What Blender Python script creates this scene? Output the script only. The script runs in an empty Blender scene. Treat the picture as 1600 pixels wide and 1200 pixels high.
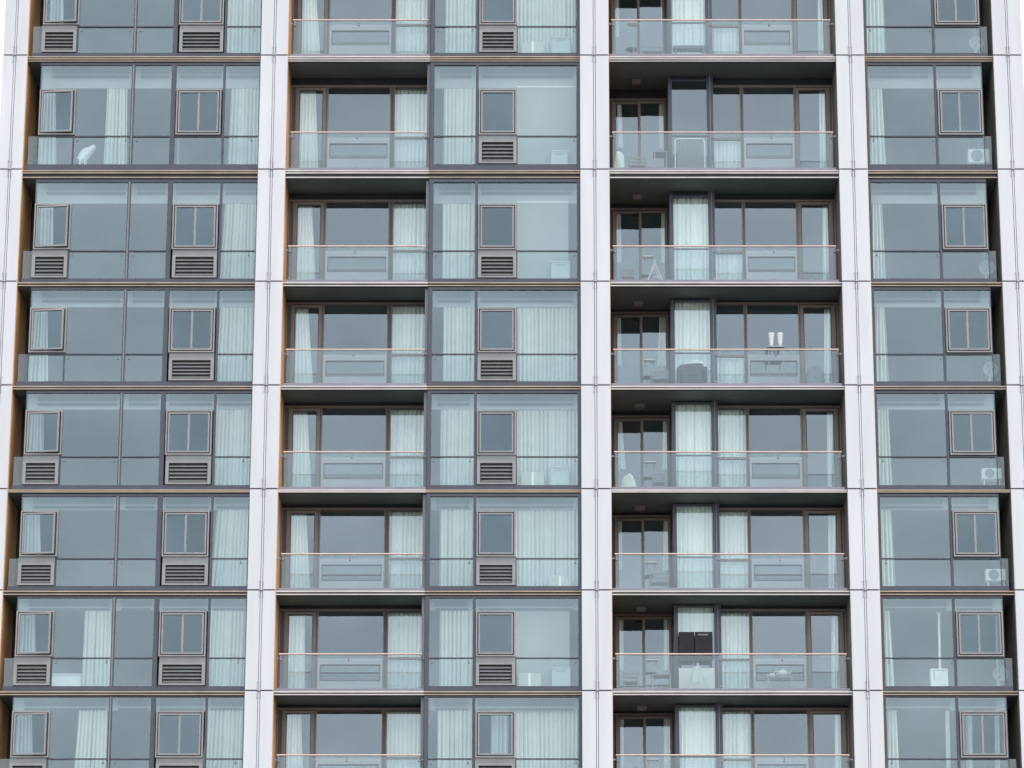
import bpy, math, random
from mathutils import Vector, Matrix
random.seed(7)
R = math.radians
scene = bpy.context.scene
col = scene.collection

# ------------------------------------------------------------------ camera
cam_d = bpy.data.cameras.new("camera"); cam = bpy.data.objects.new("camera", cam_d); col.objects.link(cam)
cam.location = (0, -92.87, 0); cam.rotation_euler = (R(90 + 16.9), 0, 0)
cam_d.sensor_width = 36; cam_d.lens = 5446 / 1600 * 36; cam_d.shift_x = -46 / 1600
cam_d.clip_start = 1; cam_d.clip_end = 6000
scene.camera = cam

# ------------------------------------------------------------------ sky, sun, exposure
world = bpy.data.worlds.new("World"); scene.world = world; world.use_nodes = True
wn, wl = world.node_tree.nodes, world.node_tree.links
wn.clear()
sky = wn.new('ShaderNodeTexSky'); sky.sky_type = 'NISHITA'; sky.sun_disc = False
SUN_EL, SUN_AZ = R(42), R(112)
sky.sun_elevation = SUN_EL; sky.sun_rotation = SUN_AZ; sky.dust_density = 3
b1 = wn.new('ShaderNodeBackground'); b1.inputs[1].default_value = 0.1; wl.new(sky.outputs[0], b1.inputs[0])
tc = wn.new('ShaderNodeTexCoord'); mp = wn.new('ShaderNodeMapping'); mp.inputs['Scale'].default_value = (1.5, 1.5, 5)
nz = wn.new('ShaderNodeTexNoise'); nz.inputs['Scale'].default_value = 1.6; nz.inputs['Detail'].default_value = 4
wl.new(tc.outputs['Generated'], mp.inputs[0]); wl.new(mp.outputs[0], nz.inputs['Vector'])
cr = wn.new('ShaderNodeValToRGB')
cr.color_ramp.elements[0].position = .3; cr.color_ramp.elements[0].color = (0.84, 0.865, 0.92, 1)
cr.color_ramp.elements[1].position = .7; cr.color_ramp.elements[1].color = (0.97, 0.975, 1.0, 1)
wl.new(nz.outputs[0], cr.inputs[0])
b2 = wn.new('ShaderNodeBackground'); b2.inputs[1].default_value = 2.05; wl.new(cr.outputs[0], b2.inputs[0])
mx = wn.new('ShaderNodeMixShader'); mx.inputs[0].default_value = 0.88
wl.new(b1.outputs[0], mx.inputs[1]); wl.new(b2.outputs[0], mx.inputs[2])
wo = wn.new('ShaderNodeOutputWorld'); wl.new(mx.outputs[0], wo.inputs[0])
sd = bpy.data.lights.new("sun", 'SUN'); sd.energy = 1.1; sd.angle = R(14); sd.color = (1, .95, .88)
so = bpy.data.objects.new("sun", sd); col.objects.link(so)
sdir = Vector((math.sin(SUN_AZ) * math.cos(SUN_EL), math.cos(SUN_AZ) * math.cos(SUN_EL), math.sin(SUN_EL)))
so.rotation_euler = sdir.to_track_quat('Z', 'Y').to_euler()
vs = scene.view_settings; vs.view_transform = 'Standard'; vs.look = 'None'; vs.gamma = 1; vs.exposure = 0
scene.cycles.transparent_max_bounces = 24; scene.cycles.max_bounces = 8
scene.cycles.glossy_bounces = 4; scene.cycles.diffuse_bounces = 4

# ------------------------------------------------------------------ materials
def mat(name, color, rough=.6, metal=0, noise=.06, scale=3.0, streak=False, island=0, bump=0, bscale=30):
    m = bpy.data.materials.new(name); m.use_nodes = True
    n, l = m.node_tree.nodes, m.node_tree.links
    p = n['Principled BSDF']; p.inputs['Roughness'].default_value = rough; p.inputs['Metallic'].default_value = metal
    tc = n.new('ShaderNodeTexCoord'); mp = n.new('ShaderNodeMapping')
    mp.inputs['Scale'].default_value = (scale * 2.5, scale * 2.5, scale * .25) if streak else (scale,) * 3
    t = n.new('ShaderNodeTexNoise'); t.inputs['Scale'].default_value = 1; t.inputs['Detail'].default_value = 5
    l.new(tc.outputs['Object'], mp.inputs[0]); l.new(mp.outputs[0], t.inputs['Vector'])
    r = n.new('ShaderNodeMapRange'); r.inputs['From Min'].default_value = .3; r.inputs['From Max'].default_value = .7
    r.inputs['To Min'].default_value = 1 - noise; r.inputs['To Max'].default_value = 1 + noise
    l.new(t.outputs[0], r.inputs[0])
    if island:
        ge = n.new('ShaderNodeNewGeometry'); r3 = n.new('ShaderNodeMapRange'); r3.inputs['To Min'].default_value = 1-island; r3.inputs['To Max'].default_value = 1+island*.6
        l.new(ge.outputs['Random Per Island'], r3.inputs[0]); mu = n.new('ShaderNodeMath'); mu.operation = 'MULTIPLY'
        l.new(r.outputs[0], mu.inputs[0]); l.new(r3.outputs[0], mu.inputs[1]); r = mu
    v = n.new('ShaderNodeVectorMath'); v.operation = 'SCALE'; v.inputs[0].default_value = color
    l.new(r.outputs[0], v.inputs['Scale']); l.new(v.outputs[0], p.inputs['Base Color'])
    if bump:
        t2 = n.new('ShaderNodeTexNoise'); t2.inputs['Scale'].default_value = bscale
        l.new(tc.outputs['Object'], t2.inputs['Vector'])
        bn = n.new('ShaderNodeBump'); bn.inputs['Strength'].default_value = bump; bn.inputs['Distance'].default_value = .01
        l.new(t2.outputs[0], bn.inputs['Height']); l.new(bn.outputs[0], p.inputs['Normal'])
    return m

def glass(name, refl, tint, rcol, wave=.02, spread=.02):
    m = bpy.data.materials.new(name); m.use_nodes = True
    n, l = m.node_tree.nodes, m.node_tree.links
    n.clear()
    tr = n.new('ShaderNodeBsdfTransparent'); tr.inputs[0].default_value = (*tint, 1)
    gl = n.new('ShaderNodeBsdfAnisotropic'); gl.inputs['Color'].default_value = (*rcol, 1); gl.inputs['Roughness'].default_value = .03
    mix = n.new('ShaderNodeMixShader'); out = n.new('ShaderNodeOutputMaterial')
    tc = n.new('ShaderNodeTexCoord')
    t = n.new('ShaderNodeTexNoise'); t.inputs['Scale'].default_value = .7; t.inputs['Detail'].default_value = 2
    l.new(tc.outputs['Object'], t.inputs['Vector'])
    bn = n.new('ShaderNodeBump'); bn.inputs['Strength'].default_value = wave; bn.inputs['Distance'].default_value = .1
    l.new(t.outputs[0], bn.inputs['Height']); l.new(bn.outputs[0], gl.inputs['Normal'])
    t2 = n.new('ShaderNodeTexNoise'); t2.inputs['Scale'].default_value = .35; t2.inputs['Detail'].default_value = 3
    l.new(tc.outputs['Object'], t2.inputs['Vector'])
    r = n.new('ShaderNodeMapRange'); r.inputs['From Min'].default_value = .3; r.inputs['From Max'].default_value = .7
    r.inputs['To Min'].default_value = refl - spread; r.inputs['To Max'].default_value = refl + spread
    l.new(t2.outputs[0], r.inputs[0])
    oi = n.new('ShaderNodeObjectInfo'); r4 = n.new('ShaderNodeMapRange'); r4.inputs['To Min'].default_value = .96; r4.inputs['To Max'].default_value = 1.04
    l.new(oi.outputs['Random'], r4.inputs[0]); mu = n.new('ShaderNodeMath'); mu.operation = 'MULTIPLY'
    l.new(r.outputs[0], mu.inputs[0]); l.new(r4.outputs[0], mu.inputs[1]); l.new(mu.outputs[0], mix.inputs[0])
    l.new(tr.outputs[0], mix.inputs[1]); l.new(gl.outputs[0], mix.inputs[2]); l.new(mix.outputs[0], out.inputs[0])
    return m

M = dict(
 white=mat('white_panel', (.70, .712, .742), .45, noise=.05, scale=1.2, streak=True, island=.035),
 joint=mat('dark_joint', (.05, .05, .055), .8),
 bronze=mat('bronze_metal', (.50, .405, .325), .35, .4, noise=.15, scale=1.5),
 alu=mat('pale_metal', (.74, .70, .67), .35, .2, noise=.1, scale=1.5),
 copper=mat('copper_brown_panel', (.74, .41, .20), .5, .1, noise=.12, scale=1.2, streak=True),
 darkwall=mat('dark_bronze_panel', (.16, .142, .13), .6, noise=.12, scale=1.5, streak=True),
 soffit=mat('dark_soffit', (.10, .122, .118), .55, noise=.15, scale=1.0),
 blue=mat('slate_frame', (.078, .086, .108), .45, .2, noise=.08),
 taupe=mat('taupe_frame', (.305, .298, .30), .4, .25, noise=.06),
 taupe_dark=mat('frame_rebate', (.09, .08, .08), .6),
 brown=mat('shaded_brown_frame', (.21, .17, .145), .45, .2, noise=.08),  # balcony window frames; part of their shade is put into this darker brown
 slat=mat('grey_louvre', (.25, .26, .27), .45, .3, noise=.08),
 void=mat('louvre_box', (.13, .13, .14), .8),
 room=mat('interior_wall', (.27, .28, .29), .9, noise=.12, scale=.8),
 ceil=mat('pale_ceiling', (.36, .41, .42), .8, noise=.05),
 tube=mat('ceiling_rail', (.02, .024, .03), .5),
 rail=mat('copper_handrail', (.74, .58, .52), .3, .5, noise=.06),
 steel=mat('steel_fitting', (.45, .45, .46), .35, .6),
 channel=mat('guard_channel', (.27, .26, .30), .5, .2),
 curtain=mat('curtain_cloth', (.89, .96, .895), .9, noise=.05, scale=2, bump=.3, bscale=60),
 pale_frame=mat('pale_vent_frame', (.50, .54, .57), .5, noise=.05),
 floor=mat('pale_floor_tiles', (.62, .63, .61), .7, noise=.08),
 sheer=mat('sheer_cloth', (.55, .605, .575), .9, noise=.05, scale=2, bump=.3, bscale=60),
 box_plastic=mat('box_plastic', (.38, .43, .43), .6),
 furniture=mat('furniture_grey', (.30, .33, .34), .6),
 blind=mat('blind_cloth', (.30, .335, .335), .9, noise=.05, scale=2),
 plastic=mat('white_plastic', (.80, .82, .80), .4),
 cream=mat('cream_card', (.42, .42, .36), .7),
 dark=mat('dark_fabric', (.11, .12, .135), .8),
 grey=mat('grey_fabric', (.25, .27, .29), .8),
 black=mat('black_board_and_shade', (.018, .02, .026), .7, noise=.3),  # board, and fillers above windows with soffit shadow painted in
 lampbox=mat('beige_lamp_box', (.17, .155, .15), .6),
 asphalt=mat('ground_paving', (.13, .13, .125), .9, noise=.2, scale=.5),
 g_out=glass('outer_glass', .187, (.95, .99, .97), (.73, .925, 1.0)),
 g_cas=glass('casement_glass', .162, (.86, .92, .95), (.63, .84, .97)),
 g_bal=glass('balcony_glass', .198, (.98, 1.0, .98), (.73, .89, 1.0)),
 g_guard=glass('guard_glass', .078, (.80, .85, .86), (.85, .95, 1.0), spread=.004),
 g_inner=glass('inner_guard_glass', .03, (.88, .94, .95), (.85, .95, 1.0), spread=.005),
 g_core=mat('dark_glazing', (.06, .07, .08), .15, noise=.1),
)

# ------------------------------------------------------------------ mesh helpers
class MB:
    def __init__(s): s.v = []; s.f = []; s.mi = []; s.sm = []
    def add(s, vs, fs, m=0, sm=False):
        b = len(s.v); s.v += [tuple(v) for v in vs]; s.f += [tuple(b + i for i in f) for f in fs]
        s.mi += [m] * len(fs); s.sm += [sm] * len(fs); return s
    def box(s, x0, x1, y0, y1, z0, z1, m=0):
        return s.add([(x0,y0,z0),(x1,y0,z0),(x1,y1,z0),(x0,y1,z0),(x0,y0,z1),(x1,y0,z1),(x1,y1,z1),(x0,y1,z1)],
                     [(0,3,2,1),(4,5,6,7),(0,1,5,4),(1,2,6,5),(2,3,7,6),(3,0,4,7)], m)
    def bbox(s, x0, x1, y0, y1, z0, z1, c=.01, m=0):      # box with chamfered edges
        vs = []; idx = {}
        for i, x in enumerate((x0, x1)):
            for j, y in enumerate((y0, y1)):
                for k, z in enumerate((z0, z1)):
                    sx, sy, sz = (c, -c)[i], (c, -c)[j], (c, -c)[k]
                    for t, p in enumerate(((x, y + sy, z + sz), (x + sx, y, z + sz), (x + sx, y + sy, z))):
                        idx[i, j, k, t] = len(vs); vs.append(p)
        fs = []
        g = lambda i, j, k, t: idx[i, j, k, t]
        for i in (0, 1): fs.append([g(i, 0, 0, 0), g(i, 1, 0, 0), g(i, 1, 1, 0), g(i, 0, 1, 0)])
        for j in (0, 1): fs.append([g(0, j, 0, 1), g(1, j, 0, 1), g(1, j, 1, 1), g(0, j, 1, 1)])
        for k in (0, 1): fs.append([g(0, 0, k, 2), g(1, 0, k, 2), g(1, 1, k, 2), g(0, 1, k, 2)])
        for i in (0, 1):
            for j in (0, 1):
                fs.append([g(i, j, 0, 0), g(i, j, 1, 0), g(i, j, 1, 1), g(i, j, 0, 1)])
                fs.append([g(i, 0, j, 0), g(i, 1, j, 0), g(i, 1, j, 2), g(i, 0, j, 2)])
                fs.append([g(0, i, j, 1), g(1, i, j, 1), g(1, i, j, 2), g(0, i, j, 2)])
                for k in (0, 1): fs.append([g(i, j, k, 0), g(i, j, k, 1), g(i, j, k, 2)])
        return s.add(vs, fs, m)
    def poly(s, y, pts, m=0): return s.add([(x, y, z) for x, z in pts], [tuple(range(len(pts)))], m)
    def quad(s, x0, x1, y, z0, z1, m=0):
        return s.add([(x0,y,z0),(x1,y,z0),(x1,y,z1),(x0,y,z1)], [(0,1,2,3)], m)
    def tube(s, pts, r, n=8, m=0, r1=None):
        pts = [Vector(p) for p in pts]; rings = []
        vs = []; fs = []
        for i, p in enumerate(pts):
            d = (pts[min(i + 1, len(pts) - 1)] - pts[max(i - 1, 0)]).normalized()
            a = d.orthogonal().normalized() if i == 0 else (a - d * a.dot(d)).normalized()
            b = d.cross(a); rr = r if r1 is None else r + (r1 - r) * i / (len(pts) - 1)
            for k in range(n):
                t = 2 * math.pi * k / n; vs.append(p + (a * math.cos(t) + b * math.sin(t)) * rr)
        for i in range(len(pts) - 1):
            for k in range(n):
                fs.append((i*n+k, i*n+(k+1)%n, (i+1)*n+(k+1)%n, (i+1)*n+k))
        s.add(vs, fs, m, True)
        s.add(vs[:n], [tuple(range(n))[::-1]], m); s.add(vs[-n:], [tuple(range(n))], m)
        return s
    def ring(s, c, rad, r, n=24, axis='y', m=0, arc=1.0, start=0):
        pts = []
        for k in range(n + 1):
            t = start + 2 * math.pi * arc * k / n
            u, w = math.cos(t) * rad, math.sin(t) * rad
            pts.append({'y': (c[0]+u, c[1], c[2]+w), 'z': (c[0]+u, c[1]+w, c[2]), 'x': (c[0], c[1]+u, c[2]+w)}[axis])
        return s.tube(pts, r, 6, m)
    def lathe(s, c, prof, n=20, m=0, axis='z'):           # prof: (radius, height)
        vs = []; fs = []
        for r, h in prof:
            for k in range(n):
                t = 2*math.pi*k/n; u, w = r*math.cos(t), r*math.sin(t)
                vs.append((c[0]+u, c[1]+w, c[2]+h) if axis == 'z' else (c[0]+u, c[1]+h, c[2]+w))
        for i in range(len(prof)-1):
            for k in range(n): fs.append((i*n+k, i*n+(k+1)%n, (i+1)*n+(k+1)%n, (i+1)*n+k))
        return s.add(vs, fs, m, True)
    def frame(s, x0, x1, y0, y1, z0, z1, w, m=0, wz=None):
        wz = wz or w
        s.box(x0, x0+w, y0, y1, z0, z1, m); s.box(x1-w, x1, y0, y1, z0, z1, m)
        s.box(x0+w, x1-w, y0, y1, z0, z0+wz, m); s.box(x0+w, x1-w, y0, y1, z1-wz, z1, m); return s
    def rot(s, ax, ay, ang, start=0):
        c_, s_ = math.cos(ang), math.sin(ang)
        for i in range(start, len(s.v)):
            x, y, z = s.v[i]; dx, dy = x-ax, y-ay; s.v[i] = (ax+dx*c_-dy*s_, ay+dx*s_+dy*c_, z)
        return s
    def build(s, name, mats, parent=None, origin=None):
        if not isinstance(mats, (list, tuple)): mats = [mats]
        off = Vector(origin) if origin else Vector((0, 0, 0))
        if parent is not None and not origin: off = Vector(ORG.get(parent.name, (0, 0, 0)))
        me = bpy.data.meshes.new(name)
        me.from_pydata([tuple(Vector(v) - off) for v in s.v], [], s.f)
        for i, p in enumerate(me.polygons): p.material_index = s.mi[i]; p.use_smooth = s.sm[i]
        for m in mats: me.materials.append(m if not isinstance(m, str) else M[m])
        me.update()
        o = bpy.data.objects.new(name, me); col.objects.link(o)
        if parent is not None: o.parent = parent; ORG[o.name] = tuple(off)
        else: o.location = off; ORG[o.name] = tuple(off)
        return o
ORG = {}
def tag(o, label=None, cat=None, group=None, kind=None):
    if label: o['label'] = label
    if cat: o['category'] = cat
    if group: o['group'] = group
    if kind: o['kind'] = kind
    return o
def thing(name, loc, label, cat, group=None):
    e = bpy.data.objects.new(name, None); e.location = loc; col.objects.link(e); e.empty_display_size = .3
    ORG[e.name] = tuple(loc)
    return tag(e, label, cat, group)
# ------------------------------------------------------------------ measured heights and widths, in metres
Z= {'J': [38.034, 34.556, 31.204, 28.16, 25.171, 22.306, 19.508, 16.758], 'gb': [38.142, 34.739, 31.318, 28.296, 25.299, 22.439, 19.65, 16.897], 'guard': [38.964, 35.594, 32.142, 29.094, 26.117, 23.216, 20.43, 17.653], 'wb': [39.003, 35.623, 32.174, 29.131, 26.161, 23.261, 20.465, 17.681], 'wt': [40.439, 37.01, 33.534, 30.447, 27.445, 24.557, 21.732, 18.953], 'gt': [41.301, 37.767, 34.198, 30.986, 27.955, 24.979, 22.108, 19.349], 'se': [41.362, 37.856, 34.304, 31.072, 28.039, 25.07, 22.171, 19.385], 'hr': [39.172, 35.72, 32.289, 29.234, 26.262, 23.352, 20.545, 17.76], 'bh': [41.164, 37.628, 34.103, 31.004, 27.94, 24.969, 22.076, 19.296], 'dh': [41.169, 37.566, 34.174, 31.02, 27.923, 24.993, 22.15, 19.327], 'xh': [41.166, 37.625, 34.203, 31.021, 27.99, 25.032, 22.143, 19.33], 'lt': [39.306, 35.797, 32.349, 29.242, 26.239, 23.306, 20.478, 17.697]}
X= {'p2l': -8.019, 'p2r': -7.258, 'p3l': 1.099, 'p3r': 1.921, 'p4l': 8.429, 'p4r': 9.231, 'p5l': 12.919, 'p5r': 13.782, 'p1r': -14.728, 'a0': -14.304, 'a1': -13.302, 'm1': -13.328, 'm2l': -11.699, 'm2r': -11.619, 'm3l': -10.58, 'm3r': -10.448, 's0': -10.419, 's1': -9.139, 'm4l': -9.103, 'm4r': -9.041, 'lowl1': -14.534, 'lv1a': -14.382, 'lv1b': -13.304, 'lv2a': -10.411, 'lv2b': -9.135, 'bx0': -3.178, 'bx1': -3.061, 'c0': -1.874, 'c1': -1.796, 'cw0': -1.765, 'cw1': -0.709, 'bx2': 1.003, 'hr2a': -7.146, 'hr2b': -3.254, 'w0': -7.112, 'w1': -7.054, 'w2': -6.256, 'w3': -6.165, 'w4': -4.377, 'w5': -4.236, 'w6': -3.291, 'd0': 2.05, 'd1': 2.142, 'd2': 2.81, 'd3': 2.902, 'd4': 3.597, 'd5': 3.698, 'x0': 3.687, 'x1': 3.765, 'x2': 4.769, 'x3': 4.954, 'y0': 4.963, 'y1': 5.739, 'y2': 5.835, 'y3': 7.29, 'y4': 7.37, 'y5': 7.453, 'y6': 8.169, 'y7': 8.287, 'hr3a': 2.011, 'hr3b': 8.313, 'e0': 9.238, 'e1': 9.336, 'f0': 11.225, 'f1': 11.296, 'g0': 11.314, 'g1': 12.585, 'h0': 12.603, 'lowr4': 12.732}
C=[
  ('b1left', 0, 0.35, -14.211, -13.877, 40.732, -14.185, -13.761, 38.296),
  ('b1left', 1, 0.35, -14.323, -13.938, 37.189, -14.374, -13.827, 34.9),
  ('b1left', 2, 0.35, -14.268, -13.868, 33.679, -14.319, -13.777, 31.455),
  ('b1left', 3, 0.35, -14.246, -13.904, 30.581, -14.387, -13.797, 28.416),
  ('b1left', 4, 0.35, -14.262, -13.887, 27.576, -14.329, -13.78, 25.412),
  ('b1left', 5, 0.35, -14.28, -13.873, 24.679, -14.311, -13.748, 22.534),
  ('b1left', 6, 0.35, -14.28, -13.877, 21.832, -14.346, -13.771, 19.741),
  ('b1left', 7, 0.35, -14.246, -13.846, 19.051, -14.294, -13.741, 16.978),
  ('b1mid', 1, 0.35, -12.45, -11.881, 37.189, -12.477, -11.82, 34.9),
  ('b1mid', 6, 0.35, -12.526, -11.789, 21.832, -12.551, -11.749, 19.741),
  ('b1mid', 7, 0.35, -12.576, -11.794, 19.051, -12.669, -11.788, 16.978),
  ('b1right', 0, 0.35, -9.072, -8.126, 40.732, -9.101, -8.087, 38.296),
  ('b1right', 1, 0.35, -8.906, -8.08, 37.189, -8.956, -8.044, 34.9),
  ('b1right', 2, 0.35, -8.979, -8.07, 33.679, -9.065, -8.053, 31.455),
  ('b1right', 3, 0.35, -9.023, -8.069, 30.581, -9.091, -8.053, 28.416),
  ('b1right', 4, 0.35, -9.068, -8.075, 27.576, -9.133, -8.069, 25.412),
  ('b1right', 5, 0.35, -8.972, -8.051, 24.679, -9.124, -8.07, 22.534),
  ('b1right', 6, 0.35, -9.087, -8.07, 21.832, -9.169, -8.071, 19.741),
  ('b1right', 7, 0.35, -9.097, -8.071, 19.051, -9.195, -8.072, 16.978),
  ('b2left', 0, 1.37, -7.053, -6.64, 41.238, -7.058, -6.444, 38.715),
  ('b2left', 1, 1.37, -7.0, -6.554, 37.656, -7.044, -6.436, 35.281),
  ('b2left', 2, 1.37, -6.965, -6.598, 34.106, -7.065, -6.444, 31.799),
  ('b2left', 3, 1.37, -7.02, -6.647, 30.973, -7.091, -6.458, 28.727),
  ('b2left', 4, 1.37, -6.985, -6.606, 27.934, -7.082, -6.454, 25.69),
  ('b2left', 5, 1.37, -6.996, -6.584, 25.005, -7.091, -6.434, 22.781),
  ('b2left', 6, 1.37, -6.989, -6.563, 22.125, -7.084, -6.503, 19.957),
  ('b2left', 7, 1.37, -6.982, -6.613, 19.313, -7.094, -6.5, 17.164),
  ('b2right', 0, 1.37, -4.315, -3.34, 41.299, -4.339, -3.352, 38.715),
  ('b2right', 1, 1.37, -4.262, -3.287, 37.715, -4.287, -3.301, 35.281),
  ('b2right', 2, 1.37, -4.264, -3.299, 34.165, -4.29, -3.313, 31.799),
  ('b2right', 3, 1.37, -4.262, -3.297, 31.031, -4.287, -3.311, 28.727),
  ('b2right', 4, 1.37, -4.26, -3.285, 27.991, -4.285, -3.299, 25.69),
  ('b2right', 5, 1.37, -4.259, -3.284, 25.06, -4.283, -3.297, 22.781),
  ('b2right', 6, 1.37, -4.258, -3.282, 22.18, -4.282, -3.295, 19.957),
  ('b2right', 7, 1.37, -4.257, -3.289, 19.366, -4.281, -3.302, 17.164),
  ('box_left', 0, 0.35, -2.783, -1.902, 40.732, -2.782, -1.916, 38.296),
  ('box_left', 1, 0.35, -2.8, -1.882, 37.189, -2.8, -1.897, 34.9),
  ('box_left', 2, 0.35, -2.799, -1.863, 33.679, -2.799, -1.878, 31.455),
  ('box_left', 3, 0.35, -2.756, -1.846, 30.581, -2.756, -1.861, 28.416),
  ('box_left', 4, 0.35, -2.802, -1.83, 27.576, -2.802, -1.844, 25.412),
  ('box_left', 5, 0.35, -2.814, -1.814, 24.679, -2.813, -1.828, 22.534),
  ('box_left', 6, 0.35, -2.789, -1.798, 21.832, -2.789, -1.813, 19.741),
  ('box_left', 7, 0.35, -2.818, -1.783, 19.051, -2.817, -1.798, 16.978),
  ('box_right', 0, 0.45, -0.706, 0.984, 40.775, -0.701, 0.977, 38.337),
  ('box_right', 3, 0.45, -0.685, 1.028, 30.614, -0.681, 1.021, 28.446),
  ('box_right', 4, 0.45, -0.679, 1.019, 27.606, -0.675, 1.012, 25.44),
  ('box_right', 5, 0.45, -0.726, 1.01, 24.706, -0.722, 1.003, 22.559),
  ('box_right', 7, 0.45, -0.731, 0.993, 19.071, -0.727, 0.986, 16.996),
  ('box_mid', 7, 0.35, -1.374, -0.905, 19.051, -1.383, -0.899, 16.978),
  ('blind', 1, 0.4, -0.698, 0.992, 37.248, -0.694, 0.986, 34.918),
  ('blind', 2, 0.4, -0.691, 0.764, 33.736, -0.687, 0.759, 31.472),
  ('blind', 6, 0.4, -0.72, 0.772, 21.879, -0.715, 0.767, 19.752),
  ('b3doorleft', 0, 2.22, 2.137, 2.289, 41.385, 2.126, 2.296, 39.55),
  ('b3doorleft', 1, 2.22, 2.191, 2.322, 37.774, 2.236, 2.385, 36.076),
  ('b3doorleft', 2, 2.22, 2.168, 2.298, 34.197, 2.176, 2.306, 32.553),
  ('b3doorleft', 3, 2.22, 2.185, 2.286, 31.04, 2.175, 2.285, 29.445),
  ('b3doorleft', 4, 2.22, 2.202, 2.275, 27.978, 2.137, 2.391, 26.373),
  ('b3doorleft', 5, 2.22, 2.165, 2.273, 25.025, 2.173, 2.263, 23.429),
  ('b3doorleft', 6, 2.22, 2.146, 2.29, 22.123, 2.137, 2.279, 20.573),
  ('b3doorleft', 7, 2.22, 2.146, 2.288, 19.289, 2.136, 2.277, 17.746),
  ('b3doorright', 0, 2.22, 3.499, 3.67, 41.385, 3.538, 3.707, 39.55),
  ('b3doorright', 1, 2.22, 3.445, 3.623, 37.774, 3.428, 3.605, 36.076),
  ('b3doorright', 2, 2.22, 3.465, 3.595, 34.197, 3.449, 3.597, 32.553),
  ('b3doorright', 3, 2.22, 3.397, 3.59, 31.04, 3.308, 3.583, 29.445),
  ('b3doorright', 4, 2.22, 3.458, 3.585, 27.978, 3.424, 3.587, 26.373),
  ('b3doorright', 5, 2.22, 3.446, 3.572, 25.025, 3.412, 3.573, 23.429),
  ('b3doorright', 6, 2.22, 3.416, 3.56, 22.123, 3.401, 3.561, 20.573),
  ('b3doorright', 7, 2.22, 3.388, 3.565, 19.289, 3.372, 3.566, 17.746),
  ('b3box', 0, 1.18, 3.82, 4.775, 41.216, 3.792, 4.758, 38.637),
  ('b3box', 2, 1.18, 3.779, 4.788, 34.096, 3.753, 4.773, 31.735),
  ('b3box', 3, 1.18, 3.79, 4.799, 30.968, 3.764, 4.784, 28.669),
  ('b3box', 4, 1.18, 3.783, 4.783, 27.934, 3.757, 4.768, 25.639),
  ('b3box', 5, 1.18, 3.777, 4.75, 25.01, 3.751, 4.736, 22.735),
  ('b3box', 7, 1.18, 3.757, 4.758, 19.327, 3.732, 4.743, 17.129),
  ('b3box', 6, 1.18, 3.771, 4.745, 22.135, 3.771, 4.725, 21.374),
  ('b3mid', 0, 1.37, 4.984, 5.787, 39.539, 4.973, 5.773, 38.715),
  ('b3mid', 1, 1.37, 4.971, 5.774, 35.99, 4.96, 5.763, 35.281),
  ('b3mid', 2, 1.37, 4.957, 5.762, 32.494, 4.947, 5.75, 31.799),
  ('b3mid', 3, 1.37, 4.949, 5.756, 29.466, 4.939, 5.744, 28.727),
  ('b3mid', 4, 1.37, 4.963, 5.757, 27.934, 4.93, 5.737, 25.69),
  ('b3mid', 5, 1.37, 4.956, 5.761, 25.005, 4.923, 5.741, 22.781),
  ('b3mid', 6, 1.37, 4.967, 5.747, 22.125, 4.934, 5.727, 19.957),
  ('b3mid', 7, 1.37, 4.96, 5.734, 19.313, 4.927, 5.714, 17.164),
  ('b3right', 0, 1.37, 8.082, 8.288, 41.116, 8.064, 8.232, 38.715),
  ('b3right', 1, 1.37, 8.055, 8.26, 37.536, 8.022, 8.206, 35.281),
  ('b3right', 2, 1.37, 8.065, 8.24, 33.989, 8.032, 8.187, 31.799),
  ('b3right', 3, 1.37, 8.046, 8.228, 30.858, 7.996, 8.159, 28.727),
  ('b3right', 4, 1.37, 8.041, 8.209, 27.821, 8.014, 8.14, 25.69),
  ('b3right', 5, 1.37, 8.013, 8.228, 24.894, 7.98, 8.14, 22.781),
  ('b3right', 6, 1.37, 8.033, 8.228, 22.016, 7.983, 8.142, 19.957),
  ('b3right', 7, 1.37, 8.053, 8.229, 19.205, 8.02, 8.178, 17.164),
  ('b4left', 0, 0.35, 9.424, 9.888, 40.732, 9.377, 9.911, 38.296),
  ('b4left', 1, 0.35, 9.402, 9.769, 37.189, 9.376, 9.814, 34.9),
  ('b4left', 2, 0.35, 9.41, 9.669, 33.679, 9.354, 9.715, 31.455),
  ('b4left', 3, 0.35, 9.401, 9.672, 30.581, 9.341, 9.717, 28.416),
  ('b4left', 4, 0.35, 9.371, 9.675, 27.576, 9.328, 9.718, 25.412),
  ('b4left', 5, 0.35, 9.361, 9.679, 24.679, 9.335, 9.722, 22.534),
  ('b4left', 6, 0.35, 9.359, 9.544, 21.832, 9.343, 9.622, 19.741),
  ('b4left', 7, 0.35, 9.376, 9.654, 19.051, 9.333, 9.679, 16.978),
  ('b4mid', 7, 0.35, 10.976, 11.081, 19.051, 10.941, 11.062, 16.978),
  ('b4casl', 7, 0.35, 11.533, 11.707, 19.051, 11.494, 11.667, 16.978),
  ('b4casr', 7, 0.35, 12.316, 12.437, 19.051, 12.272, 12.393, 16.978),
  ('b4casr', 6, 0.35, 12.438, 12.508, 21.832, 12.394, 12.464, 19.741),
]
TOPZ = [40.762, 37.217, 33.705, 30.604, 27.597, 24.698, 21.848, 19.065]
JT = 41.583
J, GB, GU, WB, WT, GT, SE, HR, BH, DH, XH, LT = (Z[k] for k in ('J','gb','guard','wb','wt','gt','se','hr','bh','dh','xh','lt'))
JT = 41.583                                   # floor line above the top storey
NR = 8
LEVELS = [JT] + J                             # floor lines top to bottom; storey r lies between LEVELS[r+1] and LEVELS[r]
STOREY = ['topmost storey', 'second storey from top', 'third storey from top', 'fourth storey from top',
          'fifth storey from top', 'sixth storey from top', 'seventh storey from top', 'bottommost storey']

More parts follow.
